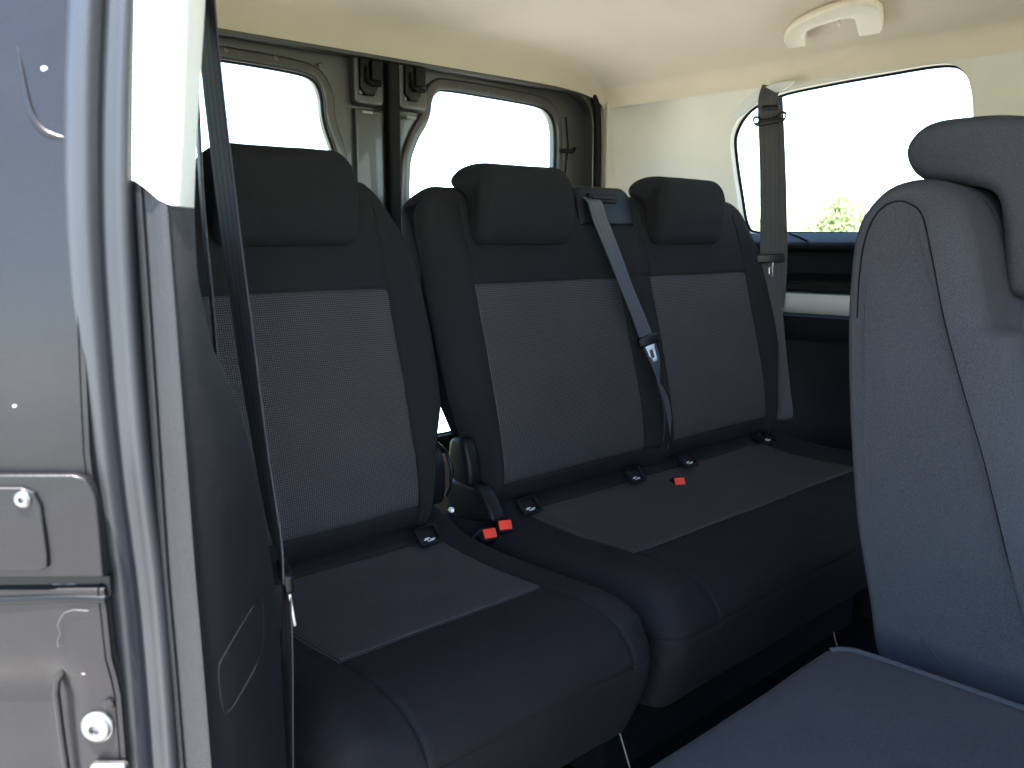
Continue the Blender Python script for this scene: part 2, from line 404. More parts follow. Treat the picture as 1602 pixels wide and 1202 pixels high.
# ================================================================== outside: ground, field, trees
def outside():
    m, t, b = nodes('gravel_and_grass')
    tc = add(t, 'ShaderNodeTexCoord'); ln = add(t, 'ShaderNodeVectorMath', operation='LENGTH'); t.links.new(tc.outputs['Object'], ln.inputs[0])
    f = ramp(t, math_(t, 'ADD', ln.outputs['Value'], math_(t, 'MULTIPLY', noise(t, .6, 4), 4)), 9, 10.5)
    gravel = mixc(t, noise(t, 40, 6, .7), (.38, .36, .325), (.54, .515, .475))
    grass = mixc(t, noise(t, 1.2, 6, .7), (.22, .24, .12), (.33, .35, .20))
    t.links.new(mixc(t, f, gravel, grass), b.inputs['Base Color']); b.inputs['Roughness'].default_value = .95
    bump(t, b, noise(t, 60, 5), .01)
    s = 700; n = 40; c = np.sign(np.linspace(-1, 1, n)) * np.abs(np.linspace(-1, 1, n)) ** 2.5 * s
    g = mesh_obj('ground', [(x, y, -.46) for x in c for y in c], [(i * n + j, (i + 1) * n + j, (i + 1) * n + j + 1, i * n + j + 1) for i in range(n - 1) for j in range(n - 1)], m)
    g['kind'] = 'structure'; g['label'] = 'pale gravel yard running into a sunlit grass field'
    leaf = []
    for k, c in enumerate(((.39, .42, .22), (.27, .30, .15))):  # leaf colours paled to imitate overexposure and haze
        mm, t, b = nodes('glare_pale_leaves' if k == 0 else 'hedge_leaves')
        t.links.new(mixc(t, noise(t, 1.3, 4), tuple(v * .6 for v in c), tuple(v * 1.25 for v in c)), b.inputs['Base Color'])
        b.inputs['Roughness'].default_value = .6; b.inputs['Subsurface Weight'].default_value = 0
        leaf.append(mm)
    bark = plain('bark', (.12, .10, .08), .9, var=.5)
    def crown(name, c, r, nleaf, size, mat, parent, clumps):
        V, F = [], []
        cl = []
        for _ in range(clumps):
            d = RNG.normal(size=3); d /= np.linalg.norm(d); cl.append(np.array(c) + d * np.array(r) * RNG.uniform(.25, .8))
        for i in range(nleaf):
            q = cl[RNG.integers(clumps)] + RNG.normal(size=3) * np.array(r) * .22
            a = RNG.normal(size=3); a /= np.linalg.norm(a); b_ = np.cross(a, RNG.normal(size=3)); b_ /= np.linalg.norm(b_); s_ = size * RNG.uniform(.6, 1.4)
            k = len(V); V += [q - a * s_, q + b_ * s_ * .5, q + a * s_, q - b_ * s_ * .5]; F.append((k, k + 1, k + 2, k + 3))
        return mesh_obj(name, V, F, mat, parent, smooth=False)
    def tree(x, y, h, r, label, k, dens=2600):
        z0 = -.46
        t_ = thing('tree', (x, y, z0), label, 'tree', 'trees beyond the field')
        path = [(x + .1 * math.sin(s * 3), y, z0 + s * h * .75) for s in np.linspace(0, 1, 9)]
        sweep('trunk', path, circ(.035 * h, 10), bark, t_, scale=np.linspace(1, .3, 9), upv=(1, 0, 0))
        for q in range(5):
            a = q * 2.4; s = .35 + .08 * q
            p0 = np.array(path[int(s * 8)]); p1 = p0 + np.array([math.cos(a) * r * .7, math.sin(a) * r * .7, h * .3])
            tube('limb', [p0, (p0 + p1) / 2 + (0, 0, -.1), p1], .012 * h, bark, t_, upv=(1, .3, 0))
        crown('crown', (x, y, z0 + h * .66), (r, r, h * .36), dens, .13 * h / 4, leaf[k], t_, 34)
    Vh = crown('far_hedge', (0, 0, 0), (14, 2.2, 1.15), 5200, .16, leaf[1], None, 70)
    Vh.location = (74 * math.sin(R(62.5)), 74 * math.cos(R(62.5)), .75); Vh.rotation_euler = (0, 0, R(-62.5)); Vh['kind'] = 'stuff'
    Vh['label'] = 'low pale hedge line along the far edge of the field'
    u = lambda px, d: (d * math.sin(math.atan((px - 801) / 1377) + YAW), d * math.cos(math.atan((px - 801) / 1377) + YAW))
    for (px, d, h, r, lab, k) in ((1306, 42, 3.6, 1.5, 'round pale green tree standing alone in the field by the side window', 0),
                                  (1168, 70, 3.0, 2.0, 'low bushy tree seen through the side window left of the belt', 1),
                                  (1262, 78, 2.5, 2.4, 'small wide bush far behind the round pale tree', 1),
                                  (1338, 60, 3.0, 2.2, 'pale bushy tree right behind the round tree, half hidden by the upright seat', 0),
                                  (1232, 66, 2.3, 1.6, 'low pale bush just right of the hanging belt', 0)):
        x, y = u(px, d); tree(x, y, h, r, lab, k)
outside()

# ================================================================== the van
van = thing('van', (1.24, 0, 0), 'dark grey metallic van with cream headliner, open sliding door and paired rear doors', 'van')
YD = 1.78                                                              # plane of the rear doors' inner face
XM = 1.24
# ---- floor
fl = rbox('floor', (.22, -1.8, -.06), (2.26, 1.82, -.002), .01, MT['carpet'], van)
# ---- side walls above the belt line, with windows
def wall_grid(mirror, y0, y1):
    ys = list(np.arange(y0, 1.50, .05)); path = [(y, 2.145) for y in ys if y < min(y1, 1.50)]
    if y1 > 1.5:
        for a in np.linspace(0, 1, 12):
            path.append((1.50 + .25 * math.sin(a * math.pi / 2), 2.145 - .105 * (1 - math.cos(a * math.pi / 2))))
    else: path.append((y1, 2.145))
    zs = np.linspace(.93, 1.345, 16); G = np.zeros((len(path), len(zs), 3))
    for i, (y, x) in enumerate(path):
        for j, z in enumerate(zs):
            k = (z - .93) / .415
            t_ = min(1, max(0, (y - 1.45) / .28)); xx = x - .085 * k ** 1.6 * (1 - t_ * t_ * (3 - 2 * t_))
            G[i, j] = (2 * XM - xx if mirror else xx, y, z)
    return G
fw = lambda a, b, d: (d, a, b)
def smooth_loop(pts, n=8): return [tuple(p) for p in catmull(pts, n, True)]
REAR_WIN = smooth_loop([(.76, .97), (.757, 1.06), (.755, 1.18), (.757, 1.265), (.775, 1.312), (.82, 1.330), (.95, 1.328), (1.10, 1.322), (1.22, 1.312), (1.31, 1.285), (1.362, 1.23), (1.368, 1.16), (1.358, 1.06), (1.345, .99), (1.315, .968), (1.2, .966), (1.0, .964), (.80, .962)], 6)
MID_WIN = [(y, z) for y, z in rrect(-.5, .965, .50, 1.32, .05)]
def side_wall(mirror):
    sgn = -1 if mirror else 1
    mx = lambda x: 2 * XM - x if mirror else x
    G = wall_grid(mirror, .98 if mirror else -1.8, 1.76)
    o = sheet('side_pillar_trim', G, .035, np.array([sgn, 0, 0]), MT['grey_white'], van)
    cut(o, REAR_WIN, fw, mx(1.95), mx(2.35))
    if not mirror: cut(o, MID_WIN, fw, mx(1.95), mx(2.35))
    wins = [REAR_WIN] if mirror else [REAR_WIN, MID_WIN]
    for wn in wins:
        xw = lambda z: 2.145 - .085 * max(0, (z - .93) / .415) ** 1.6
        g = plate('side_window', [(a, b) for a, b in wn], [], .004, .0005, MT['glass'], van, lambda a, b, d: (mx(xw(b) + .03 + d), a, b))
        tube('window_seal', [(mx(xw(z) + .024), y, z) for y, z in wn], .0055, MT['rubber_dark'], g, closed=True, n=8, upv=(1, 0, 0))
    if not mirror:
        sm = []
        for y in np.linspace(1.34, 1.755, 24):
            a = math.asin(min(1, max(0, (y - 1.5) / .25))); x = 2.145 - .105 * (1 - math.cos(a)); t_ = min(1, max(0, (y - 1.45) / .28)); k = (1.335 + .006 * math.sin((y - 1.34) * 7.5) - .93) / .415
            sm.append((x - .085 * k ** 1.6 * (1 - t_ * t_ * (3 - 2 * t_)) - .0004, y, .93 + .415 * k))
        tube('headliner_seam', sm, .0012, MT['strip'], o, n=6)
    # dark lower trim: window ledge, tray recess, light strip, lower panel
    y0, y1 = (.80, 1.74) if mirror else (-1.8, 1.74)
    ys = np.r_[np.arange(y0, y1, .06), y1]
    def prof_part(name, prof, mat, out=1):
        pr = np.array(prof); G = np.zeros((len(ys), len(pr), 3))
        for i, y in enumerate(ys):
            c = 0 if y < 1.5 else .10 * ((y - 1.5) / .25) ** 2
            for j, (x, z) in enumerate(pr): G[i, j] = (mx(x - c), y, z)
        return sheet(name, G, .012, np.array([sgn, 0, -.3]), mat, van)
    if mirror:
        prof_part('lower_side_panel', [(2.165, .99), (2.14, .96), (2.135, .7), (2.135, .4), (2.12, .003)], MT['plastic'])
    if not mirror: up = prof_part('window_ledge', [(2.1425, .9672), (2.135, .9655), (2.09, .948), (2.078, .943), (2.072, .936), (2.074, .928), (2.10, .922), (2.128, .918), (2.132, .91), (2.130, .875), (2.126, .866), (2.08, .852), (2.058, .847), (2.050, .840), (2.050, .828), (2.056, .822), (2.075, .820)], MT['plastic'])
    if not mirror: prof_part('trim_strip', [(2.080, .819), (2.066, .816), (2.064, .80), (2.068, .785), (2.080, .768), (2.09, .764)], MT['strip'])
    if not mirror: lo = prof_part('lower_side_panel', [(2.10, .762), (2.084, .756), (2.088, .72), (2.096, .702), (2.102, .697), (2.096, .692), (2.10, .60), (2.115, .45), (2.12, .30), (2.10, .10), (2.10, 0.003)], MT['plastic'])
    # painted outer skin
    Gs = np.zeros((6, 10, 3))
    for i, y in enumerate(np.linspace(y0 if not mirror else .76, 1.86, 6)):
        for j, z in enumerate(np.linspace(-.2, .955, 10)): Gs[i, j] = (mx(2.27 + .03 * math.sin((z + .2) * 2.6)), y, z)
    sheet('outer_side_skin', Gs, .004, np.array([sgn, 0, 0]), MT['paint'], van)
    if not mirror:
        # fabric-covered seam running from the ledge's corner
        tube('ledge_seam', [(2.135, 1.20, .9650), (2.112, 1.16, .9575), (2.084, 1.12, .9465)], .0022, MT['thread'], up, n=6, upv=(1, 0, 0))
side_wall(False); side_wall(True)
# ---- headliner
def headliner():
    def pw(e, tab):
        return np.interp(e, [q[0] for q in tab], [q[1] for q in tab])
    side_t = [(0, .170), (.004, .150), (.010, .133), (.022, .117), (.045, .103), (.10, .078), (.20, .046), (.32, .020), (.5, .004), (.7, 0)]
    rear_t = [(0, .130), (.008, .112), (.02, .087), (.035, .066), (.055, .052), (.09, .041), (.2, .027), (.35, .013), (.55, .003), (.8, 0)]
    e = np.array([0, .002, .004, .007, .010, .016, .022, .03, .045, .06, .08, .10, .13, .16, .2, .26, .32, .4, .5, .6, .7])
    xe0, xe1 = 2.062, 2 * XM - 2.062
    xs = sorted(set(list(xe0 - e) + list(xe1 + e)))
    ys = sorted(set(list(1.768 - np.array([0, .006, .012, .02, .03, .045, .06, .08, .10, .14, .2, .27, .35, .45, .55, .7])) + list(np.arange(-1.8, 1.0, .12))))
    G = np.zeros((len(xs), len(ys), 3))
    for i, x in enumerate(xs):
        for j, y in enumerate(ys):
            c = 0 if y < 1.5 else .016 * ((y - 1.5) / .268) ** 2
            s = min(xe0 - x, x - xe1)
            ds_, dr = pw(s, side_t), pw(1.768 - y, rear_t)
            d = (ds_ ** 3 + dr ** 3) ** (1 / 3)
            k = (x - XM) / (xe0 - XM)
            G[i, j] = (x - c * k, y, 1.503 - d)
    o = sheet('headliner', G, .03, np.array([0, 0, 1]), MT['liner'], van)
    # painted roof above
    Gr = np.zeros((24, 12, 3))
    for i, u in enumerate(np.linspace(-1, 1, 24)):
        for j, y in enumerate(np.linspace(-1.85, 1.9, 12)):
            Gr[i, j] = (XM + u * 1.05, y, 1.60 - .17 * abs(u) ** 4 - .05 * max(0, (y - 1.4) / .5) ** 2)
    sheet('roof_skin', Gr, .006, np.array([0, 0, 1]), MT['paint'], van)
headliner()
rbox('sun_block_header', (.168, -1.8, 1.325), (.41, 1.8, 1.425), .02, MT['door_paint'], van)  # unseen rail, added to keep the sun off the single seat's cushion
# ---- front end beyond the frame: bulkhead below the windscreen, near wall added to keep light off the pillar trim
rbox('dashboard', (.25, -1.9, 0), (2.25, -1.70, .66), .04, MT['plastic'], van)
front = sheet('light_block_wall', np.array([[(.20 + .10 * max(0, (z - .9) / .45) ** 1.5, y, z) for z in np.linspace(-.2, 1.36, 20)] for y in np.linspace(-1.85, -.52, 12)]), .05, np.array([-1, 0, 0]), MT['paint'], van)
cut(front, rrect(-1.72, .72, -.60, 1.30, .06), fw, -.1, .6)
# ---- rear doors
fr = lambda y: (lambda a, b, d: (a, y + d, b))
ARCH = rrect(.45, -.02, 2.035, 1.386, (.10, .10, .02, .02), 8)
OPEN_ = rrect(.47, 0.0, 2.012, 1.366, (.09, .09, .02, .02), 8)
plate('rear_door_frame', rrect(.24, -.04, 2.24, 1.47, (.10, .10, .03, .03)), [OPEN_], .03, .004, MT['door_paint'], van, fr(1.795))
tube('rear_opening_seal', [(a, 1.772, b) for a, b in smooth_loop([(.47, .02), (.462, .5), (.462, 1.0), (.462, 1.25), (.475, 1.35), (.53, 1.398), (.8, 1.410), (1.24, 1.412), (1.7, 1.410), (1.94, 1.398), (2.008, 1.35), (2.023, 1.25), (2.023, 1.0), (2.023, .5), (2.012, .02), (1.24, .012)], 6)], .011, MT['rubber_dark'], van, closed=True, n=8, upv=(0, 1, 0))
def rear_door(label_side):
    right = label_side == 'far'
    x0, x1 = (1.322, 2.060) if right else (.425, 1.290)
    if right:
        win = [(1.362, .46), (1.364, 1.0), (1.366, 1.10), (1.372, 1.15), (1.395, 1.20), (1.420, 1.235), (1.434, 1.265), (1.440, 1.295), (1.455, 1.318), (1.49, 1.327), (1.65, 1.326), (1.80, 1.322), (1.855, 1.312), (1.886, 1.280), (1.893, 1.22), (1.890, 1.10), (1.885, .98), (1.872, .48), (1.84, .44), (1.6, .435), (1.4, .435)]
    else:
        win = [(1.162, .46), (1.161, 1.0), (1.158, 1.10), (1.150, 1.15), (1.132, 1.20), (1.124, 1.235), (1.122, 1.265), (1.115, 1.290), (1.098, 1.308), (1.06, 1.316), (.95, 1.320), (.80, 1.320), (.65, 1.316), (.605, 1.28), (.60, 1.20), (.60, 1.05), (.605, .48), (.63, .44), (.8, .435), (1.13, .435)]
    win = smooth_loop(win, 5)
    c = np.mean(np.array(win), 0)
    def grow(p, g): # offset the loop outward
        P = np.array(p); T = np.roll(P, -1, 0) - np.roll(P, 1, 0); T /= np.linalg.norm(T, axis=1)[:, None]
        N = np.stack([T[:, 1], -T[:, 0]], 1); ar = np.sum(P[:, 0] * np.roll(P[:, 1], -1) - np.roll(P[:, 0], -1) * P[:, 1])
        if ar < 0: N = -N
        return [tuple(q) for q in P + N * g]
    top = 1.410
    outer = rrect(x0, .02, x1, top, ((.085 if right else .02), (.02 if right else .085), .01, .01), 8)
    d = plate('rear_door', outer, [grow(win, .004)], .03, .004, MT['door_paint'], van, fr(1.835))
    # raised flange around the window
    plate('window_flange', grow(win, .030), [grow(win, .001)], .022, .007, MT['door_paint'], d, fr(1.822), 3)
    tube('window_gasket', [(a, 1.822, b) for a, b in grow(win, .003)], .0065, MT['rubber_dark'], d, closed=True, n=8, upv=(0, 1, 0))
    plate('window_pane', rrect(x0 + .015, .36, x1 - .015, 1.352, .05), [], .004, .0005, MT['glass'], d, fr(1.848))
    # pressed ribs down the inner edge of the door, beside the wavy window edge
    s = 1 if right else -1
    xi = x0 if right else x1
    wl = sorted([p for p in win if (abs(p[0] - xi) < .13 and .50 < p[1] < 1.31)], key=lambda p: p[1])
    def col(off, w, y, z0, z1):
        zz = np.linspace(z0, z1, 26); wx = np.interp(zz, [p[1] for p in wl], [p[0] for p in wl])
        return [(a, y, z) for a, z in zip(wx - s * off, zz)]
    inner_edge = [(xi + s * .006, z) for _, _, z in col(0, 0, 0, .3, 1.255)]
    wavy = [(q[0], q[2]) for q in col(.042 if not right else .034, 0, 0, .3, 1.255)]
    if right: pts = inner_edge + wavy[::-1]
    else: pts = wavy + inner_edge[::-1]
    # keep the panel from crossing itself where the column is narrow
    pts = [(max(p[0], xi + .004) if right else min(p[0], xi - .004), p[1]) for p in pts]
    if not right: plate('door_rib', pts, [], .020, .006, MT['door_paint'], d, fr(1.815), 3)
    # latch at the head of the inner edge
    xc = xi + s * .052 if not right else xi + s * .045
    hb = rrect(xc - .042, 1.262, xc + .042, 1.385, (.01, .01, .016, .016))
    l = plate('latch_plate', hb, [], .03, .006, MT['door_paint'], d, fr(1.812), 3)
    plate('latch_cover', [(xc - .030, 1.38), (xc - .030, 1.300), (xc - .018, 1.284), (xc + .008, 1.284), (xc + .030, 1.318), (xc + .030, 1.38)], [], .026, .004, MT['smooth'], l, fr(1.801))
    rbox('latch_jaw', (xc - .006, 1.776, 1.318), (xc + .024, 1.790, 1.362), .004, MT['satin'], l)
    tube('latch_bar', [(xc - .014, 1.786, 1.35), (xc - .014, 1.782, 1.318), (xc - .004, 1.779, 1.308), (xc + .02, 1.779, 1.310)], .005, MT['rubber_dark'], l, n=8, upv=(0, 1, 0))
    for px, pz in ((xc - .026, 1.290),): lathe('screw', [(.006, 0), (.006, .003), (.004, .005), (.0015, .005), (.0015, .003)], (px, 1.799, pz), (0, -1, 0), MT['zinc'], l, 14)
    rbox('lock_label', (xc - .018, 1.8025, 1.244), (xc + .012, 1.8060, 1.252), .001, MT['zinc'], d)
    # pale lower trim board
    plate('door_lining', rrect(x0 + .05, .06, x1 - .05, .38, .03), [], .02, .005, MT['grey_white'], d, fr(1.808))
    for k in range(5):                                                     # clip holes and plugs on the flange
        xx = x0 + (x1 - x0) * (.28 + .13 * k)
        if right or k > 0: lathe('clip', [(.006, 0), (.006, .002), (.003, .003)], (xx, 1.812, 1.3415), (0, -1, 0), MT['door_paint'], d, 12)
    if right:
        tube('door_hook', [(1.905, 1.812, 1.205), (1.915, 1.795, 1.203), (1.935, 1.79, 1.203), (1.95, 1.795, 1.212)], .006, MT['smooth'], d, n=8, upv=(0, 0, 1))
        tube('pull_cable', [(1.922, 1.806, 1.30), (1.926, 1.800, 1.22), (1.921, 1.804, 1.16), (1.914, 1.806, 1.06)], .003, MT['rubber_dark'], d, n=6, upv=(0, 1, 0))
    return d
rear_door('near'); rear_door('far')
rbox('gap_backing_strip', (1.268, 1.852, .02), (1.342, 1.862, 1.40), .003, MT['door_paint'], van)  # backing strip added so no daylight shows between the rear doors
sweep('door_centre_seal', [(1.305, 1.800, z) for z in np.linspace(.02, 1.378, 12)], rrect(-.017, -.012, .017, .012, .008), MT['rubber_dark'], van, upv=(0, 1, 0))

# ---- near rear edge of the sliding door opening (jamb, seal, pillar trims)
def tab(z, pts): return float(np.interp(z, [p[0] for p in pts], [p[1] for p in pts]))
SEALX = [(-.2, .222), (.55, .2215), (.64, .2212), (.71, .2200), (.76, .2172), (.81, .2150), (.89, .2140), (.96, .2150), (1.03, .2196), (1.10, .2270), (1.3, .250), (1.5, .275)]
def jamb():
    # plan line of the painted body, from the inner lip round to the outer skin
    plan = [(.222, .668), (.208, .648), (.196, .626), (.1885, .610), (.1845, .6050), (.1800, .6070), (.150, .636), (.112, .672), (.080, .704), (.070, .722), (.066, .75), (.066, .9), (.066, 1.3), (.066, 1.85)]
    C = catmull(plan, 6); zs = np.r_[np.linspace(-.2, .715, 60), .7178, np.linspace(.722, 1.45, 26)]
    G = np.zeros((len(C), len(zs), 3))
    for i, (x, y) in enumerate(C):
        for j, z in enumerate(zs):
            # a shallow pressed bay low on the left, and a rolled step below the guide rail
            k = max(0, min(1, (.166 - x) / .010)); l = max(0, min(1, (.668 - z) / .012))
            bay = .007 * (k * l)
            u = max(0, min(1, (z - .640) / .030)); sh = .007 * u * u * (3 - 2 * u) * (1 if z < .7185 else 0)
            tl = .0025 + .09 * max(0, z - .80)
            e_ = (tab(z, SEALX) - .2145) * max(0, min(1, (x - .150) / .03)); e_ = max(e_, -.002) if z < .85 else e_ * .5
            x_, y_ = x + e_, y - .93 * e_
            G[i, j] = (x_ + .72 * (bay - sh + .0008 + tl), y_ + .69 * (bay - sh + .0008 + tl), z)
    o = sheet('door_jamb', G, .004, np.array([1, .6, 0]), MT['paint'], van)
    # frame in the plane of the 45-degree jamb face: a = distance outward along the face, d = towards the camera
    ox, oy = .190, .5975
    jm = lambda off: (lambda a, b, d: (ox - .733 * a + .69 * (-off - d + .0025 + .09 * max(0, b - .80)), oy + .680 * a - .72 * (off + d - .0025 - .09 * max(0, b - .80)), b))
    cov = plate('rail_cover', [(.0002, .7272), (.145, .7272), (.145, .7982), (.016, .7982), (.0085, .796), (.0035, .790), (.0008, .778)], [], .008, .0022, MT['paint'], o, jm(.004), 3)
    inn = plate('cover_hatch', [(.0352, .736), (.040, .7335), (.145, .7335), (.145, .7915), (.048, .7905), (.040, .7870), (.0362, .778), (.0345, .745)], [], .006, .0015, MT['paint'], cov, jm(.0085), 3)
    lathe('screw', [(.0055, 0), (.0055, .002), (.004, .0035), (.002, .0035), (.002, .001)], jm(.0110)(.0468, .7828, 0), (-.69, -.72, 0), MT['zinc'], inn, 18)
    # end of the sliding door's guide rail: a dark rounded slot with a wet-looking lip
    slot = plate('guide_rail', [(-.001, .7125), (.004, .7085), (.145, .7085), (.145, .7265), (-.001, .7265)], [], .006, .0015, MT['smooth'], o, jm(-.0015), 3)
    sweep('rail_lip', [jm(.0052)(a, .7112 + .0008 * math.sin(a * 60), 0) for a in np.linspace(.001, .145, 18)], circ(.0030, 10), MT['smooth'], slot, upv=(0, 0, 1))
    tube('rail_scuff', [jm(.0016)(a, b, 0) for a, b in ((.020, .7195), (.025, .7205), (.030, .7198), (.038, .7202))], .0004, MT['scuff'], slot, n=6)
    tube('paint_chip', [jm(.0085)(a, b, 0) for a, b in ((.012, .7042), (.022, .7050), (.028, .7030), (.031, .699), (.0335, .694), (.032, .688), (.0345, .683), (.034, .678))], .00016, MT['scuff'], o, n=6)
    tube('paint_chip', [jm(.0022)(a, b, 0) for a, b in ((.021, .6555), (.023, .6558))], .0005, MT['scuff'], o, n=6)
    sweep('pressed_crease', [jm(-.0016)(a, b, 0) for a, b in ((.0360, .672), (.0365, .662), (.0385, .655), (.0425, .649), (.0440, .640), (.0430, .61), (.0415, .58), (.039, .52))], circ(.0026, 10), MT['paint'], o)
    ax = (-.69, -.72, 0)
    lathe('bolt', [(.0112, -.004), (.0112, .0010), (.0104, .0016), (.0098, .0020), (.0090, .0036), (.0060, .0052), (.0038, .0055), (.0034, .0030), (.0032, .0022)], jm(.0002)(.0165, .6151, 0), ax, MT['zinc'], o, 26)
    lathe('plug', [(.0040, -.003), (.0038, .0012), (.0024, .0022), (.0008, .0024)], jm(.0002)(.0073, .6318, 0), ax, MT['paint'], o, 18)
    plate('striker_plate', rrect(-.004, .572, .021, .5905, .003), [], .007, .002, MT['zinc'], o, jm(.004), 3)
    # rounded pressing high on the panel
    for pts, d_, r_ in ((((.046, 1.075), (.043, 1.055), (.0395, 1.036), (.035, 1.025), (.029, 1.0185), (.021, 1.0155), (.014, 1.0145)), -.0019, .0026),):
        pp = catmull(pts, 5); n_ = len(pp)
        sweep('pressed_bead', [jm(d_ - .0004 - .0007 * (2 * k_ / (n_ - 1) - 1) ** 4)(a, b, 0) for k_, (a, b) in enumerate(pp)], circ(r_, 10), MT['paint'], o, scale=[.35 + .65 * (1 - (2 * k_ / (n_ - 1) - 1) ** 4) for k_ in range(n_)])
jamb()
def seal():
    # hollow door rubber: a fat rounded bulb with a fold, swept up the door edge
    sec = [tuple(p) for p in catmull([(-.0220, -.010), (-.0262, .002), (-.0248, .011), (-.0185, .0165), (-.0110, .0150), (-.0060, .0115), (-.0015, .0135), (.0035, .0175), (.0095, .0165), (.0155, .0090), (.0200, .0015), (.0205, -.006), (.012, -.014), (-.008, -.016)], 6, True)]
    zs = np.linspace(-.2, 1.5, 70); zx = catmull([(z, x) for z, x in SEALX], 8); V = []
    for z in zs:                                                           # local frame: a along +x, b towards -y
        x0 = np.interp(z, zx[:, 0], zx[:, 1])
        for a, b in sec: V.append((x0 + a * .99, .624 - b, z))
    n, k = len(zs), len(sec)
    F = [(i * k + j, i * k + (j + 1) % k, (i + 1) * k + (j + 1) % k, (i + 1) * k + j) for i in range(n - 1) for j in range(k)]
    mesh_obj('door_seal', V, F, MT['rubber'], van)
seal()
def trims():
    # lower pillar trim: narrow ridge, lit outer strip, then the broad inner panel turned away from the sun
    E_ = catmull([(0, .356, .676), (.3, .356, .676), (.477, .356, .676), (.60, .355, .6753), (.65, .3505, .6717), (.694, .3435, .6661), (.749, .333, .6577), (.808, .3145, .643), (.847, .2963, .6283), (.874, .2788, .6143), (.903, .2723, .609), (.93, .2676, .605), (.97, .2675, .605), (.995, .268, .605)], 8)
    zs = np.linspace(0.0, .990, 140); G = []
    for z in zs:
        ex, ey = np.interp(z, E_[:, 0], E_[:, 1]), np.interp(z, E_[:, 0], E_[:, 2])
        bx = tab(z, [(0, .262), (.55, .2542), (.635, .2527), (.71, .2508), (.805, .2495), (.896, .2482), (.969, .2473), (1, .247)]); by = .6005
        lx = tab(z, [(0, .243), (.55, .2392), (.64, .238), (.71, .2364), (.97, .2361), (1, .2361)])
        row = [(lx - .006, .650), (lx - .006, .616), (lx - .0052, .6085), (lx - .0035, .6062), (lx - .0016, .6075), (lx - .0004, .6088), (lx + .001, .6080), (lx + .003, .6062), (bx - .005, .6010), (bx - .0022, .5990), (bx - .0006, .5983), (bx + .0006, .5990), (bx + .0020, .6006)]
        b0 = row[-1]
        for q in np.linspace(.04, 1, 24):
            row.append((b0[0] + (ex - b0[0]) * q + .003 * math.sin(q * math.pi) * min(1, (ex - b0[0]) / .08), b0[1] + (ey - b0[1]) * q - .003 * math.sin(q * math.pi) * min(1, (ex - b0[0]) / .08)))
        row += [(ex + .0015, ey + .003), (ex + .001, ey + .008), (ex - .006, ey + .03), (ex - .012, ey + .10)]
        G.append([(x, y, z if z < .9 else .9 + (z - .9) * (1 if q_ < 6 else max(.80, 1 - .05 * (q_ - 6)))) for q_, (x, y) in enumerate(row)])
    o = sheet('lower_pillar_trim', np.array(G), .002, np.array([0, 1, 0]), MT['grained'], van)
    # rounded access flap on the panel
    pl = lambda s, z: (.266 + .78 * s + .0015, .604 + .625 * s - .0035, z)
    loop = smooth_loop([(-.006, .637), (.030, .640), (.062, .634), (.066, .628), (.062, .612), (.030, .598), (.010, .5935), (.001, .595), (-.004, .601), (-.0065, .618)], 5)
    loop = smooth_loop([(-.0055, .634), (.004, .640), (.036, .650), (.062, .657), (.074, .654), (.074, .622), (.060, .606), (.018, .5935), (.004, .5935), (-.002, .598), (-.0055, .612)], 5)
    tube('access_flap', [pl(a, b) for a, b in loop], .0004, MT['rubber_dark'], o, closed=True, n=6)
    # pale upper pillar trim that laps over the lower one
    G = []
    L_ = [(.97, .2288), (.986, .2292), (1.104, .2380), (1.47, .268)]; R_ = [(.97, .2528), (.974, .2531), (1.025, .2593), (1.109, .2674), (1.47, .298)]; S_ = [(.97, .2774), (1.026, .283), (1.112, .294), (1.47, .330)]
    for q in np.linspace(0, 1, 60):
        row = []
        for kind, dx, y, zb in (('L', -.002, .650, .989), ('L', -.002, .612, .989), ('L', -.0006, .6065, .989), ('L', .0016, .6045, .987), ('M', .25, .6022, .983), ('M', .5, .6002, .9770), ('M', .75, .5984, .9738), ('R', -.003, .5970, .9730), ('R', -.001, .5966, .9728), ('R', .001, .5974, .9728), ('R', .004, .6010, .9725), ('S', -.010, .6140, .9722), ('S', -.002, .6236, .9720), ('S', 0, .6270, .9722), ('S', 0, .632, .9725), ('S', -.006, .67, .974)):
            zb = zb - .004 if kind == 'S' and dx > -.001 and y < .63 else zb
            z = zb + (1.47 - zb) * q; l, r, t = tab(z, L_), tab(z, R_), tab(z, S_)
            x = l + dx if kind == 'L' else r + dx if kind == 'R' else t + dx if kind == 'S' else l + (r - l) * dx
            row.append((x, y, z))
        G.append(row)
    sheet('upper_pillar_trim', np.array(G), .002, np.array([0, 1, 0]), MT['white'], van)
trims()
# ---- grab handle above the far rear window
def handle():
    sl = lambda off: (lambda a, b, d: (1.978 - .94 * b - .34 * (off + d), a, 1.4165 + .34 * b - .94 * (off + d)))
    out = [(1.135, 0), (1.131, .030), (1.112, .062), (1.080, .088), (1.03, .110), (.983, .122), (.935, .127), (.900, .122), (.882, .105), (.878, .082), (.890, .045), (.908, .006), (.914, 0), (.958, 0), (.962, .005), (.950, .045), (.944, .068), (.952, .076), (.975, .0765), (1.03, .067), (1.054, .058), (1.070, .045), (1.084, .012), (1.090, 0)]
    h = plate('grab_handle', out, [], .020, .0075, MT['handle'], van, sl(.016), 4)
    plate('handle_foot', rrect(1.086, -.002, 1.136, .034, .008), [], .016, .005, MT['handle'], h, sl(.004), 3)
    plate('handle_foot', rrect(.909, -.002, .961, .034, .008), [], .016, .005, MT['handle'], h, sl(.004), 3)
    tube('coat_hook', [sl(.012)(.985, .074, 0), sl(.014)(.985, .060, 0), sl(.020)(.985, .052, 0), sl(.026)(.982, .058, 0)], .0035, MT['handle'], h, n=8, upv=(0, 1, 0))
handle()
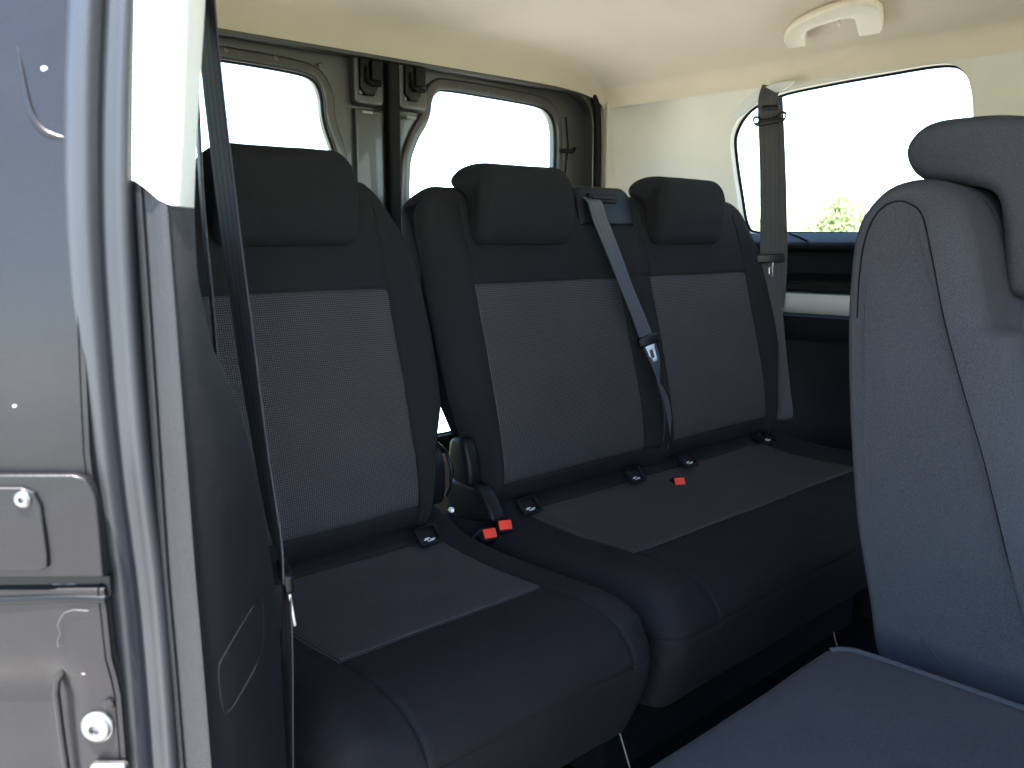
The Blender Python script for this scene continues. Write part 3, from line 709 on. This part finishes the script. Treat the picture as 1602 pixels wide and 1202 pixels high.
# belt outlet bezel of the far belt is part of the headliner edge
plate('belt_bezel', smooth_loop([(1.335, 1.272), (1.30, 1.300), (1.245, 1.326), (1.19, 1.335), (1.155, 1.333), (1.18, 1.318), (1.24, 1.303), (1.30, 1.272), (1.325, 1.262)], 5), [], .006, .002, MT['strip'], van, lambda a, b, d: (2.042 + .02 * (1.33 - b) / .07 + d, a, b))
# seat rails on the floor
for x in (.62, 1.06, 1.62):
    r_ = rbox('seat_rail', (x - .02, -.4, .0005), (x + .02, 1.3, .018), .004, MT['smooth'], van)
tube('rail_trim', [(.910, .742, .262), (.922, .742, .232), (.940, .742, .185)], .0011, MT['steel'], van, n=6)

# ================================================================== seats
def headrest(x0, x1, parent, name='headrest', dy=0.0, dz=0.0, k=1.0, mat='cloth'):
    pr = [(1.212, .944), (1.200, .960), (1.193, 1.00), (1.194, 1.045), (1.200, 1.071), (1.216, 1.086), (1.245, 1.090), (1.275, 1.088), (1.298, 1.080), (1.308, 1.066), (1.303, 1.050), (1.288, 1.040), (1.268, 1.034), (1.256, 1.018), (1.252, .98), (1.246, .950), (1.230, .940)]
    pr = [(1.19 + (y - 1.19) * k + dy, .945 + (z - .945) * k + dz) for y, z in pr]
    ctr = .5 * (x0 + x1)
    def edge(y, z):
        s = max(0, (z - dz - 1.03) / .06); q = .020 * s ** 1.6
        return (x0 + q, x1 - q)
    h = pad(name, pr, x0, x1, MT[mat], parent, rad=.022, edge=edge, radf=lambda y, z: .020, ds=.006)
    # seam round the side, a little in from the edge
    for x in (x0 + .022, x1 - .022):
        pass
    return h
def guide(x, y, z, parent, tilt=.80):
    """child-seat anchor guide: a rounded frame tucked in the crease, dark mouth, small pale printing"""
    M_ = Matrix.Translation((x, y, z)) @ Matrix.Rotation(tilt, 4, 'X')
    fm = lambda off: (lambda a, b, d: tuple(M_ @ Vector((a, b, d + off))))
    g = plate('anchor_guide', rrect(-.024, -.018, .024, .018, .007), [rrect(-.0170, -.0115, .0170, .0145, .003)], .007, .0025, MT['plastic'], parent, fm(.0), 3)
    plate('guide_mouth', rrect(-.0175, -.012, .0175, .015, .003), [], .002, .0004, MT['rubber_dark'], g, fm(-.003))
    V = []
    for k, (a0, a1, b) in enumerate(((-.012, -.003, -.0065), (-.009, .001, -.0045), (.0005, .011, -.0075), (-.006, .008, -.0095))):
        plate('printed_mark', rrect(a0, b, a1, b + .0016, .0006, 3), [], .0008, .0002, MT['mark'], g, fm(-.0012))
    return g
def buckle(x, y, z, parent, rot=0.0, lean_=.5):
    M_ = Matrix.Translation((x, y, z)) @ Matrix.Rotation(rot, 4, 'Z') @ Matrix.Rotation(lean_, 4, 'X')
    b = rbox('buckle', (-.014, -.012, -.06), (.014, .012, .004), .005, MT['plastic'], parent, mtx=M_)
    rbox('release_button', (-.0115, -.0085, -.01), (.0115, .0085, .0065), .002, MT['red'], b, mtx=M_)
    return b
BACK = [(1.158, .470), (1.140, .490), (1.131, .53), (1.140, .60), (1.163, .70), (1.190, .80), (1.216, .90), (1.240, .985), (1.254, 1.020), (1.276, 1.043), (1.305, 1.045), (1.330, 1.030), (1.338, 1.00), (1.325, .90), (1.300, .78), (1.272, .65), (1.250, .54), (1.235, .475), (1.195, .460)]
CUSH = [(1.215, .478), (1.165, .468), (1.11, .449), (1.04, .440), (.96, .437), (.88, .439), (.80, .440), (.755, .432), (.722, .414), (.704, .390), (.700, .365), (.708, .330), (.724, .285), (.738, .255), (.76, .240), (.82, .235), (.95, .250), (1.10, .280), (1.20, .330), (1.235, .42)]
def bol(centers, half, amount):
    pass
# ---- single third-row seat
s1 = thing('passenger_seat', (.695, 1.0, 0), 'single dark cloth rear seat with dotted grey panels, nearest the open door', 'car seat', 'third row seats')
def e1(y, z):
    zz = [.45, .50, .58, .63, .67, .72, .80, .90, .96, 1.00, 1.025, 1.04, 1.05]
    hw = [.180, .192, .200, .226, .246, .252, .254, .244, .226, .206, .190, .172, .165]
    h = np.interp(z, zz, hw); return (.695 - h, .695 + h)
def b1(u, y, z):
    front = (1 if y < 1.14 + (z - .49) * .24 + .05 else 0) * min(1, max(0, (1.0 - z) / .08))
    s = abs(u - .5) * 2
    return front * (.020 * max(0, (s - .62) / .3) * (1 if s < .92 else (1 - s) / .08) + .004 * math.cos(u * math.pi * 2) * -1)
def backseam(b, y, z): return y < 1.17 + (z - .49) * .24 and z < 1.01
bk = pad('backrest', BACK, .441, .949, MT['cloth'], s1, rad=.05, xbreaks=(.530, .860), tbreaks=((1.131, .512), (1.2085, .868)), edge=e1, radf=lambda y, z: .034, bulge=b1, inserts=((.530, .860, 0, 1),), insert_mat=MT['insert'], xseam=backseam)
headrest(.566, .806, s1)
def cshape(xl, xr):
    def e(y, z):
        k = max(0, (.74 - y) / .04) ; k = min(1, k); q = .012 * k + .03 * max(0, (.34 - z) / .1)
        return (xl + q, xr - q)
    return e
def cb(u, y, z):
    if z < .42: return 0
    s = abs(u - .5) * 2
    return .010 * max(0, (s - .70) / .2) * (1 if s < .9 else max(0, (1 - s) / .1))
cseam = lambda b, y, z: (z > .372 and y < 1.16) 
pad('cushion', CUSH, .440, .962, MT['cloth'], s1, rad=.045, xbreaks=(.540, .893), tbreaks=((1.128, .455), (.882, .439), (.7005, .375)), edge=cshape(.440, .962), radf=lambda y, z: .036 if z > .34 else .02, bulge=cb, inserts=((.540, .893, 0, 1),), insert_mat=MT['insert'], full=(2,), xseam=lambda b, y, z: z > .372 and y < 1.16)
guide(.858, 1.108, .468, s1)
plate('recliner_cover', smooth_loop([(1.158, .50), (1.205, .50), (1.225, .55), (1.218, .590), (1.190, .602), (1.165, .598), (1.150, .56)], 6), [], .030, .007, MT['satin'], s1, lambda a, b, d: (.917 + d, a, b), 3)
tube('recliner_lever', [(.934, 1.178, .600), (.937, 1.158, .590), (.939, 1.144, .56), (.939, 1.150, .525), (.934, 1.155, .510)], .0032, MT['smooth'], s1, n=8)
lathe('hinge_pin', [(.005, 0), (.005, .006), (.003, .008)], (.925, 1.132, .492), (-.3, -1, .2), MT['steel'], s1, 14)
rbox('seat_base', (.49, .90, .02), (.88, 1.2, .27), .02, MT['carpet'], s1)
# ---- double third-row bench
s2 = thing('rear_bench', (1.51, 1.0, 0), 'double dark cloth rear bench with two headrests and a belt outlet between them', 'car seat', 'third row seats')
def e2(y, z):
    zz = [.45, .50, .58, .63, .68, .74, .82, .92, .98, 1.005, 1.025, 1.04, 1.05]
    l = [1.030, 1.012, 1.004, .984, .970, .966, .962, .962, .964, .967, .975, .990, 1.00]
    r_ = [1.99, 2.000, 2.005, 2.03, 2.055, 2.062, 2.062, 2.045, 2.020, 2.008, 1.998, 1.98, 1.97]
    yf = 1.14 + (z - .53) * .225
    cutaway = .075 * min(1, max(0, (y - yf - .025) / .05)) * min(1, max(0, (.70 - z) / .05))
    return (min(1.045, np.interp(z, zz, l) + cutaway), np.interp(z, zz, r_))
def b2(u, y, z):
    front = 1 if y < 1.14 + (z - .49) * .24 + .05 else 0
    x = .962 + u * 1.1
    def bb(c, hw):
        s = abs(x - c) / hw
        return .016 * max(0, min(1, (s - .72) / .25)) if s < 1.15 else .016
    k = min(1, max(0, min(u, 1 - u) / .06)) * min(1, max(0, (1.0 - z) / .08))
    return front * min(bb(1.2525, .265), bb(1.75, .25)) * k * k * (3 - 2 * k)
pad('backrest', BACK, .962, 2.062, MT['cloth'], s2, rad=.05, xbreaks=(1.050, 1.455, 1.560, 1.940), tbreaks=((1.131, .512), (1.2085, .868)), edge=e2, radf=lambda y, z: .034, bulge=b2, inserts=((1.050, 1.455, 0, 1), (1.560, 1.940, 0, 1)), insert_mat=MT['insert'], xseam=backseam)
headrest(1.062, 1.308, s2); headrest(1.582, 1.838, s2)
pad('cushion', CUSH, .972, 2.066, MT['cloth'], s2, rad=.05, xbreaks=(1.098, 1.915), tbreaks=((1.128, .455), (.872, .439), (.7005, .375)), edge=cshape(.972, 2.066), radf=lambda y, z: .042 if z > .34 else .02, bulge=cb, inserts=((1.098, 1.915, 0, 1),), insert_mat=MT['insert'], full=(2,), xseam=lambda b, y, z: z > .372 and y < 1.16)
for gx in (1.094, 1.402, 1.588, 1.915): guide(gx, 1.110, .469, s2)
plate('recliner_cover', smooth_loop([(1.130, .530), (1.150, .522), (1.182, .530), (1.190, .57), (1.186, .598), (1.168, .606), (1.148, .602), (1.136, .575)], 6), [], .030, .009, MT['satin'], s2, lambda a, b, d: (.982 + d, a, b), 3)
plate('hinge_cover', smooth_loop([(1.078, .478), (1.098, .466), (1.19, .46), (1.20, .52), (1.142, .527), (1.112, .520)], 6), [], .034, .009, MT['satin'], s2, lambda a, b, d: (.990 + d, a, b), 3)
buckle(.958, 1.070, .456, s2, rot=-.30, lean_=.95); buckle(.998, 1.074, .461, s2, rot=-.45, lean_=.95); buckle(1.496, 1.068, .444, s2, rot=-.45, lean_=1.05)
# shoulder belt outlet on top of the bench
ob = plate('belt_outlet', rrect(1.362, .978, 1.538, 1.060, (.034, .012, .006, .006)), [], .085, .009, MT['satin'], s2, lambda a, b, d: (a, 1.280 + .22 * (b - 1.0) + d, b), 3)
rbox('outlet_slot', (1.392, 1.240, 1.026), (1.484, 1.2585, 1.046), .003, MT['rubber_dark'], ob)
rbox('outlet_lip', (1.400, 1.236, 1.034), (1.474, 1.244, 1.039), .002, MT['satin'], ob)
rbox('seat_base', (1.06, .90, .02), (2.0, 1.2, .27), .02, MT['carpet'], s2)
# ---- upright seat of the middle row
s3 = thing('middle_seat', (1.25, .2, 0), 'upright dark cloth seat in the right foreground showing its plain side', 'car seat', 'middle row seats')
B3 = [(.424, .440), (.443, .52), (.463, .62), (.477, .72), (.486, .82), (.489, .90), (.484, .965), (.462, 1.003), (.435, 1.016), (.405, 1.014), (.378, .995), (.358, .955), (.338, .88), (.306, .78), (.272, .68), (.238, .58), (.212, .50), (.215, .455), (.27, .435), (.36, .430)]
def e3(y, z):
    q = .014 * max(0, (z - .93) / .09) ** 2
    return (1.0 + q + .012 * max(0, (.62 - z) / .2), 1.52 - q)
def r3(y, z):
    t = min(1, max(0, (y - .355) / .085)); return .036 - .022 * t * t * (3 - 2 * t)
bk3 = pad('backrest', B3, 1.0, 1.52, MT['cloth_lit'], s3, rad=.034, xbreaks=(1.115, 1.405), tbreaks=((.218, .52), (.306, .78)), edge=e3, radf=r3, inserts=((1.115, 1.405, 1, 0),), insert_mat=MT['insert'], xseam=lambda b, y, z: y < .28 + (z - .49) * .30, bulge=lambda u, y, z: .022 * (1 if y < .33 else 0) * max(0, min(1, (abs(u - .5) * 2 - .6) / .25)))
tube('side_seam', [(1.0002 + .014 * max(0, (z - .93) / .09) ** 2 + .012 * max(0, (.62 - z) / .2), y, z) for y, z in catmull([(.470, .86), (.4705, .91), (.467, .950), (.457, .979), (.440, .992), (.422, .990), (.405, .975), (.390, .93), (.372, .863), (.347, .79), (.3215, .72), (.3055, .67), (.2835, .60)], 8)], .0008, MT['thread'], bk3, n=6)
tube('rear_seam', [(1.0006 + .012 * max(0, (.62 - z) / .2), y, z) for y, z in catmull([(.464, .90), (.461, .82), (.452, .72), (.436, .62), (.416, .56), (.385, .51), (.35, .47)], 6)], .0011, MT['cloth_lit'], bk3, n=6)
HM = [(.345, .890), (.312, .884), (.286, .908), (.275, .98), (.284, 1.04), (.310, 1.076), (.36, 1.090), (.42, 1.093), (.455, 1.088), (.474, 1.068), (.473, 1.044), (.452, 1.021), (.405, 1.013), (.370, 1.002), (.358, .965), (.353, .92)]
def eh(y, z):
    q = .012 * max(0, (z - 1.02) / .08) ** 1.6
    return (1.098 + q, 1.42 - q)
pad('headrest', HM, 1.098, 1.42, MT['cloth_lit'], s3, rad=.024, edge=eh, radf=lambda y, z: .017, ds=.006)
pad('cushion', [(.30, .43), (.20, .435), (.05, .445), (-.08, .45), (-.15, .43), (-.17, .38), (-.15, .33), (0, .31), (.2, .31), (.32, .33), (.34, .39)], 1.0, 1.52, MT['cloth_lit'], s3, rad=.04)
rbox('seat_base', (1.05, -.05, .02), (1.47, .34, .34), .02, MT['plastic'], s3)
# ---- folded seat of the middle row
s4 = thing('folded_seat', (.68, .2, 0), 'dark cloth seat folded flat in the bottom right foreground', 'car seat', 'middle row seats')
FO = [(.445, .478), (.425, .4865), (.36, .488), (.25, .488), (.1, .487), (-.05, .486), (-.14, .480), (-.165, .455), (-.15, .42), (-.05, .40), (.1, .395), (.3, .395), (.41, .405), (.446, .44)]
def e4(y, z):
    q = .02 * max(0, (y - .41) / .035) ** 2
    return (.40 + q, .938 - q)
p4 = pad('folded_backrest', FO, .40, .938, MT['cloth_lit'], s4, rad=.016, edge=e4, radf=lambda y, z: .012)
tube('edge_piping', catmull([(.915, .437, .4855), (.925, .425, .4875), (.930, .40, .4885), (.9305, .3, .4885), (.9305, .1, .4875), (.9305, -.1, .484)], 10), .0035, MT['cloth_lit'], p4, n=8)
tube('loose_thread', [(.926, .434, .488), (.927, .438, .496), (.930, .441, .502)], .0006, MT['cloth_lit'], p4, n=5)
pad('cushion', [(.40, .33), (.3, .37), (.05, .375), (-.12, .37), (-.16, .33), (-.13, .28), (0, .26), (.2, .26), (.36, .28)], .42, .925, MT['cloth'], s4, rad=.03)
rbox('seat_base', (.50, -.05, .02), (.85, .36, .28), .02, MT['plastic'], s4)

# ================================================================== seat belts
def tongue(parent, P, along, across, wide=.058, twist=0.0):
    a = Vector(along).normalized(); c = Vector(across); c = (c - a * a.dot(c)).normalized(); n = a.cross(c)
    fm = lambda off: (lambda u, v, d: tuple(Vector(P) + c * u + a * v + n * (d + off)))
    k = plate('tongue_grip', rrect(-wide / 2, -.010, wide / 2, .012, .006), [], .010, .003, MT['smooth'], parent, fm(0), 3)
    c2 = c * math.cos(twist) + n * math.sin(twist); n2 = a.cross(c2)
    fm = lambda off: (lambda u, v, d: tuple(Vector(P) + c2 * u + a * v + n2 * (d + off)))
    plate('metal_tongue', [(-.016, .010), (.016, .010), (.0125, .022), (.0125, .044), (.010, .048), (-.010, .048), (-.0125, .044), (-.0125, .022)], [rrect(-.0065, .022, .0065, .040, .002)], .0026, .0007, MT['steel'], k, fm(.0))
    return k
# near belt: hangs from the pillar in front of the single seat
q1 = thing('seat_belt', (.36, .78, 1.28), 'dark seat belt hanging from the pale pillar in front of the single seat', 'seat belt', 'seat belts')
W = (.25, 1, 0)
ribbon('webbing', [(.338, .742, 1.30, .5, .86, 0), (.345, .742, 1.24, .15, .98, 0), (.350, .742, 1.10, .10, 1, 0), (.3565, .738, .98, .10, 1, 0), (.364, .732, .86, .12, 1, 0), (.371, .726, .76, .18, 1, 0), (.3785, .720, .68, .25, 1, 0), (.3835, .717, .640, .5, .9, 0)], MT['webbing'], q1)
ribbon('return_webbing', [(.362, .800, 1.28, .34, .94, 0), (.368, .812, 1.10, .34, .94, 0), (.3725, .822, .98, .36, .93, 0), (.377, .824, .90, .36, .93, 0), (.380, .826, .82, .36, .93, 0), (.385, .828, .6, .36, .93, 0)], MT['webbing'], q1)
ribbon('lap_webbing', [(.386, .716, .632, .3, 1, 0), (.387, .722, .56, .2, 1, 0), (.386, .728, .45, .2, 1, 0), (.384, .733, .3, .2, 1, 0)], MT['webbing'], q1, width=.03)
lp = tube('guide_loop', catmull([(.318, .755, 1.345), (.330, .745, 1.335), (.341, .742, 1.315), (.345, .742, 1.285), (.340, .742, 1.262), (.328, .742, 1.255), (.318, .745, 1.262)], 8), .013, MT['smooth'], q1, n=12, sy=1.6)
tongue(q1, (.3848, .716, .640), (.12, -.03, -1), (.4, 1, 0), wide=.046)
# centre belt: from the bench's outlet down the backrest
q2 = thing('seat_belt', (1.40, 1.24, 1.03), 'seat belt coming from the outlet on the bench back between its headrests', 'seat belt', 'seat belts')
ribbon('webbing', [(1.400, 1.262, 1.040, 1, 0, 0), (1.402, 1.236, 1.030, 1, 0, 0), (1.408, 1.222, .99, 1, 0, 0), (1.430, 1.202, .92, 1, .05, 0), (1.452, 1.184, .85, 1, .1, 0), (1.470, 1.166, .79, 1, .05, 0), (1.483, 1.148, .735, 1, .0, 0), (1.490, 1.136, .70, .9, .1, 0), (1.496, 1.130, .665, .62, .25, 0), (1.502, 1.128, .63, .55, .5, 0), (1.508, 1.126, .59, .45, .6, 0), (1.514, 1.126, .54, .5, .5, 0), (1.516, 1.132, .49, .6, .3, 0)], MT['webbing'], q2)
ribbon('return_webbing', [(1.500, 1.136, .655, .5, .3, 0), (1.516, 1.128, .61, .5, -.2, 0), (1.524, 1.124, .56, .5, -.2, 0), (1.524, 1.128, .50, .5, -.1, 0)], MT['webbing'], q2, width=.040)
tongue(q2, (1.479, 1.146, .742), (.16, -.26, -1), (1, 0, 0), wide=.066)
# far belt: from the bezel above the side window to the floor beside the bench
q3 = thing('seat_belt', (2.03, 1.2, 1.33), 'far seat belt hanging across the side window behind the upright seat', 'seat belt', 'seat belts')
d3 = (-.55, .83, 0)
ribbon('webbing', [(2.050, 1.222, 1.330, *d3), (2.030, 1.218, 1.30, *d3), (2.020, 1.212, 1.26, *d3), (2.018, 1.205, 1.20, *d3), (2.016, 1.197, 1.12, *d3), (2.014, 1.190, 1.02, *d3), (2.014, 1.184, .92, *d3), (2.016, 1.178, .84, *d3), (2.020, 1.168, .76, *d3), (2.026, 1.156, .66, *d3), (2.032, 1.142, .56, *d3), (2.034, 1.134, .51, *d3), (2.038, 1.150, .487, *d3), (2.048, 1.19, .48, *d3)], MT['webbing'], q3)
def ring(P, along, across, name, w=.032):
    a = Vector(along).normalized(); c = Vector(across).normalized(); n = a.cross(c)
    f_ = lambda u, v, d: tuple(Vector(P) + c * u + a * v + n * d)
    k = plate(name, smooth_loop([(-w - .008, .004), (-w - .004, .012), (-w + .006, .010), (-w + .016, .002), (w - .016, .004), (w - .006, .013), (w + .006, .012), (w + .009, .001), (w + .004, -.010), (w - .010, -.012), (-w + .012, -.014), (-w - .002, -.010)], 5), [circ2(-w + .001, .001, .0055), circ2(w, .002, .0055)], .008, .0025, MT['smooth'], q3, f_, 3)
    return k
def circ2(x, y, r, n=12): return [(x + r * math.cos(a), y + r * math.sin(a)) for a in np.linspace(0, 2 * math.pi, n, endpoint=False)]
ring((2.010, 1.200, 1.245), (-.02, 0, 1), (.55, -.80, .12), 'belt_guide')
plate('webbing_loop', rrect(-.021, .004, .021, .016, .005), [], .006, .002, MT['smooth'], q3, lambda u, v, d: (2.013 + .55 * u - .83 * d - 0.004, 1.202 - .83 * u - .55 * d - .004, 1.262 + v))
tongue(q3, (2.006, 1.176, .905), (.02, -.03, -1), (.55, -.83, .1), wide=.070, twist=1.2)
ribbon('return_webbing', [(2.050, 1.212, 1.30, *d3), (2.044, 1.198, 1.2, *d3), (2.040, 1.184, 1.08, *d3), (2.036, 1.172, .95, *d3), (2.034, 1.168, .85, *d3), (2.036, 1.172, .78, *d3)], MT['webbing'], q3, width=.040)
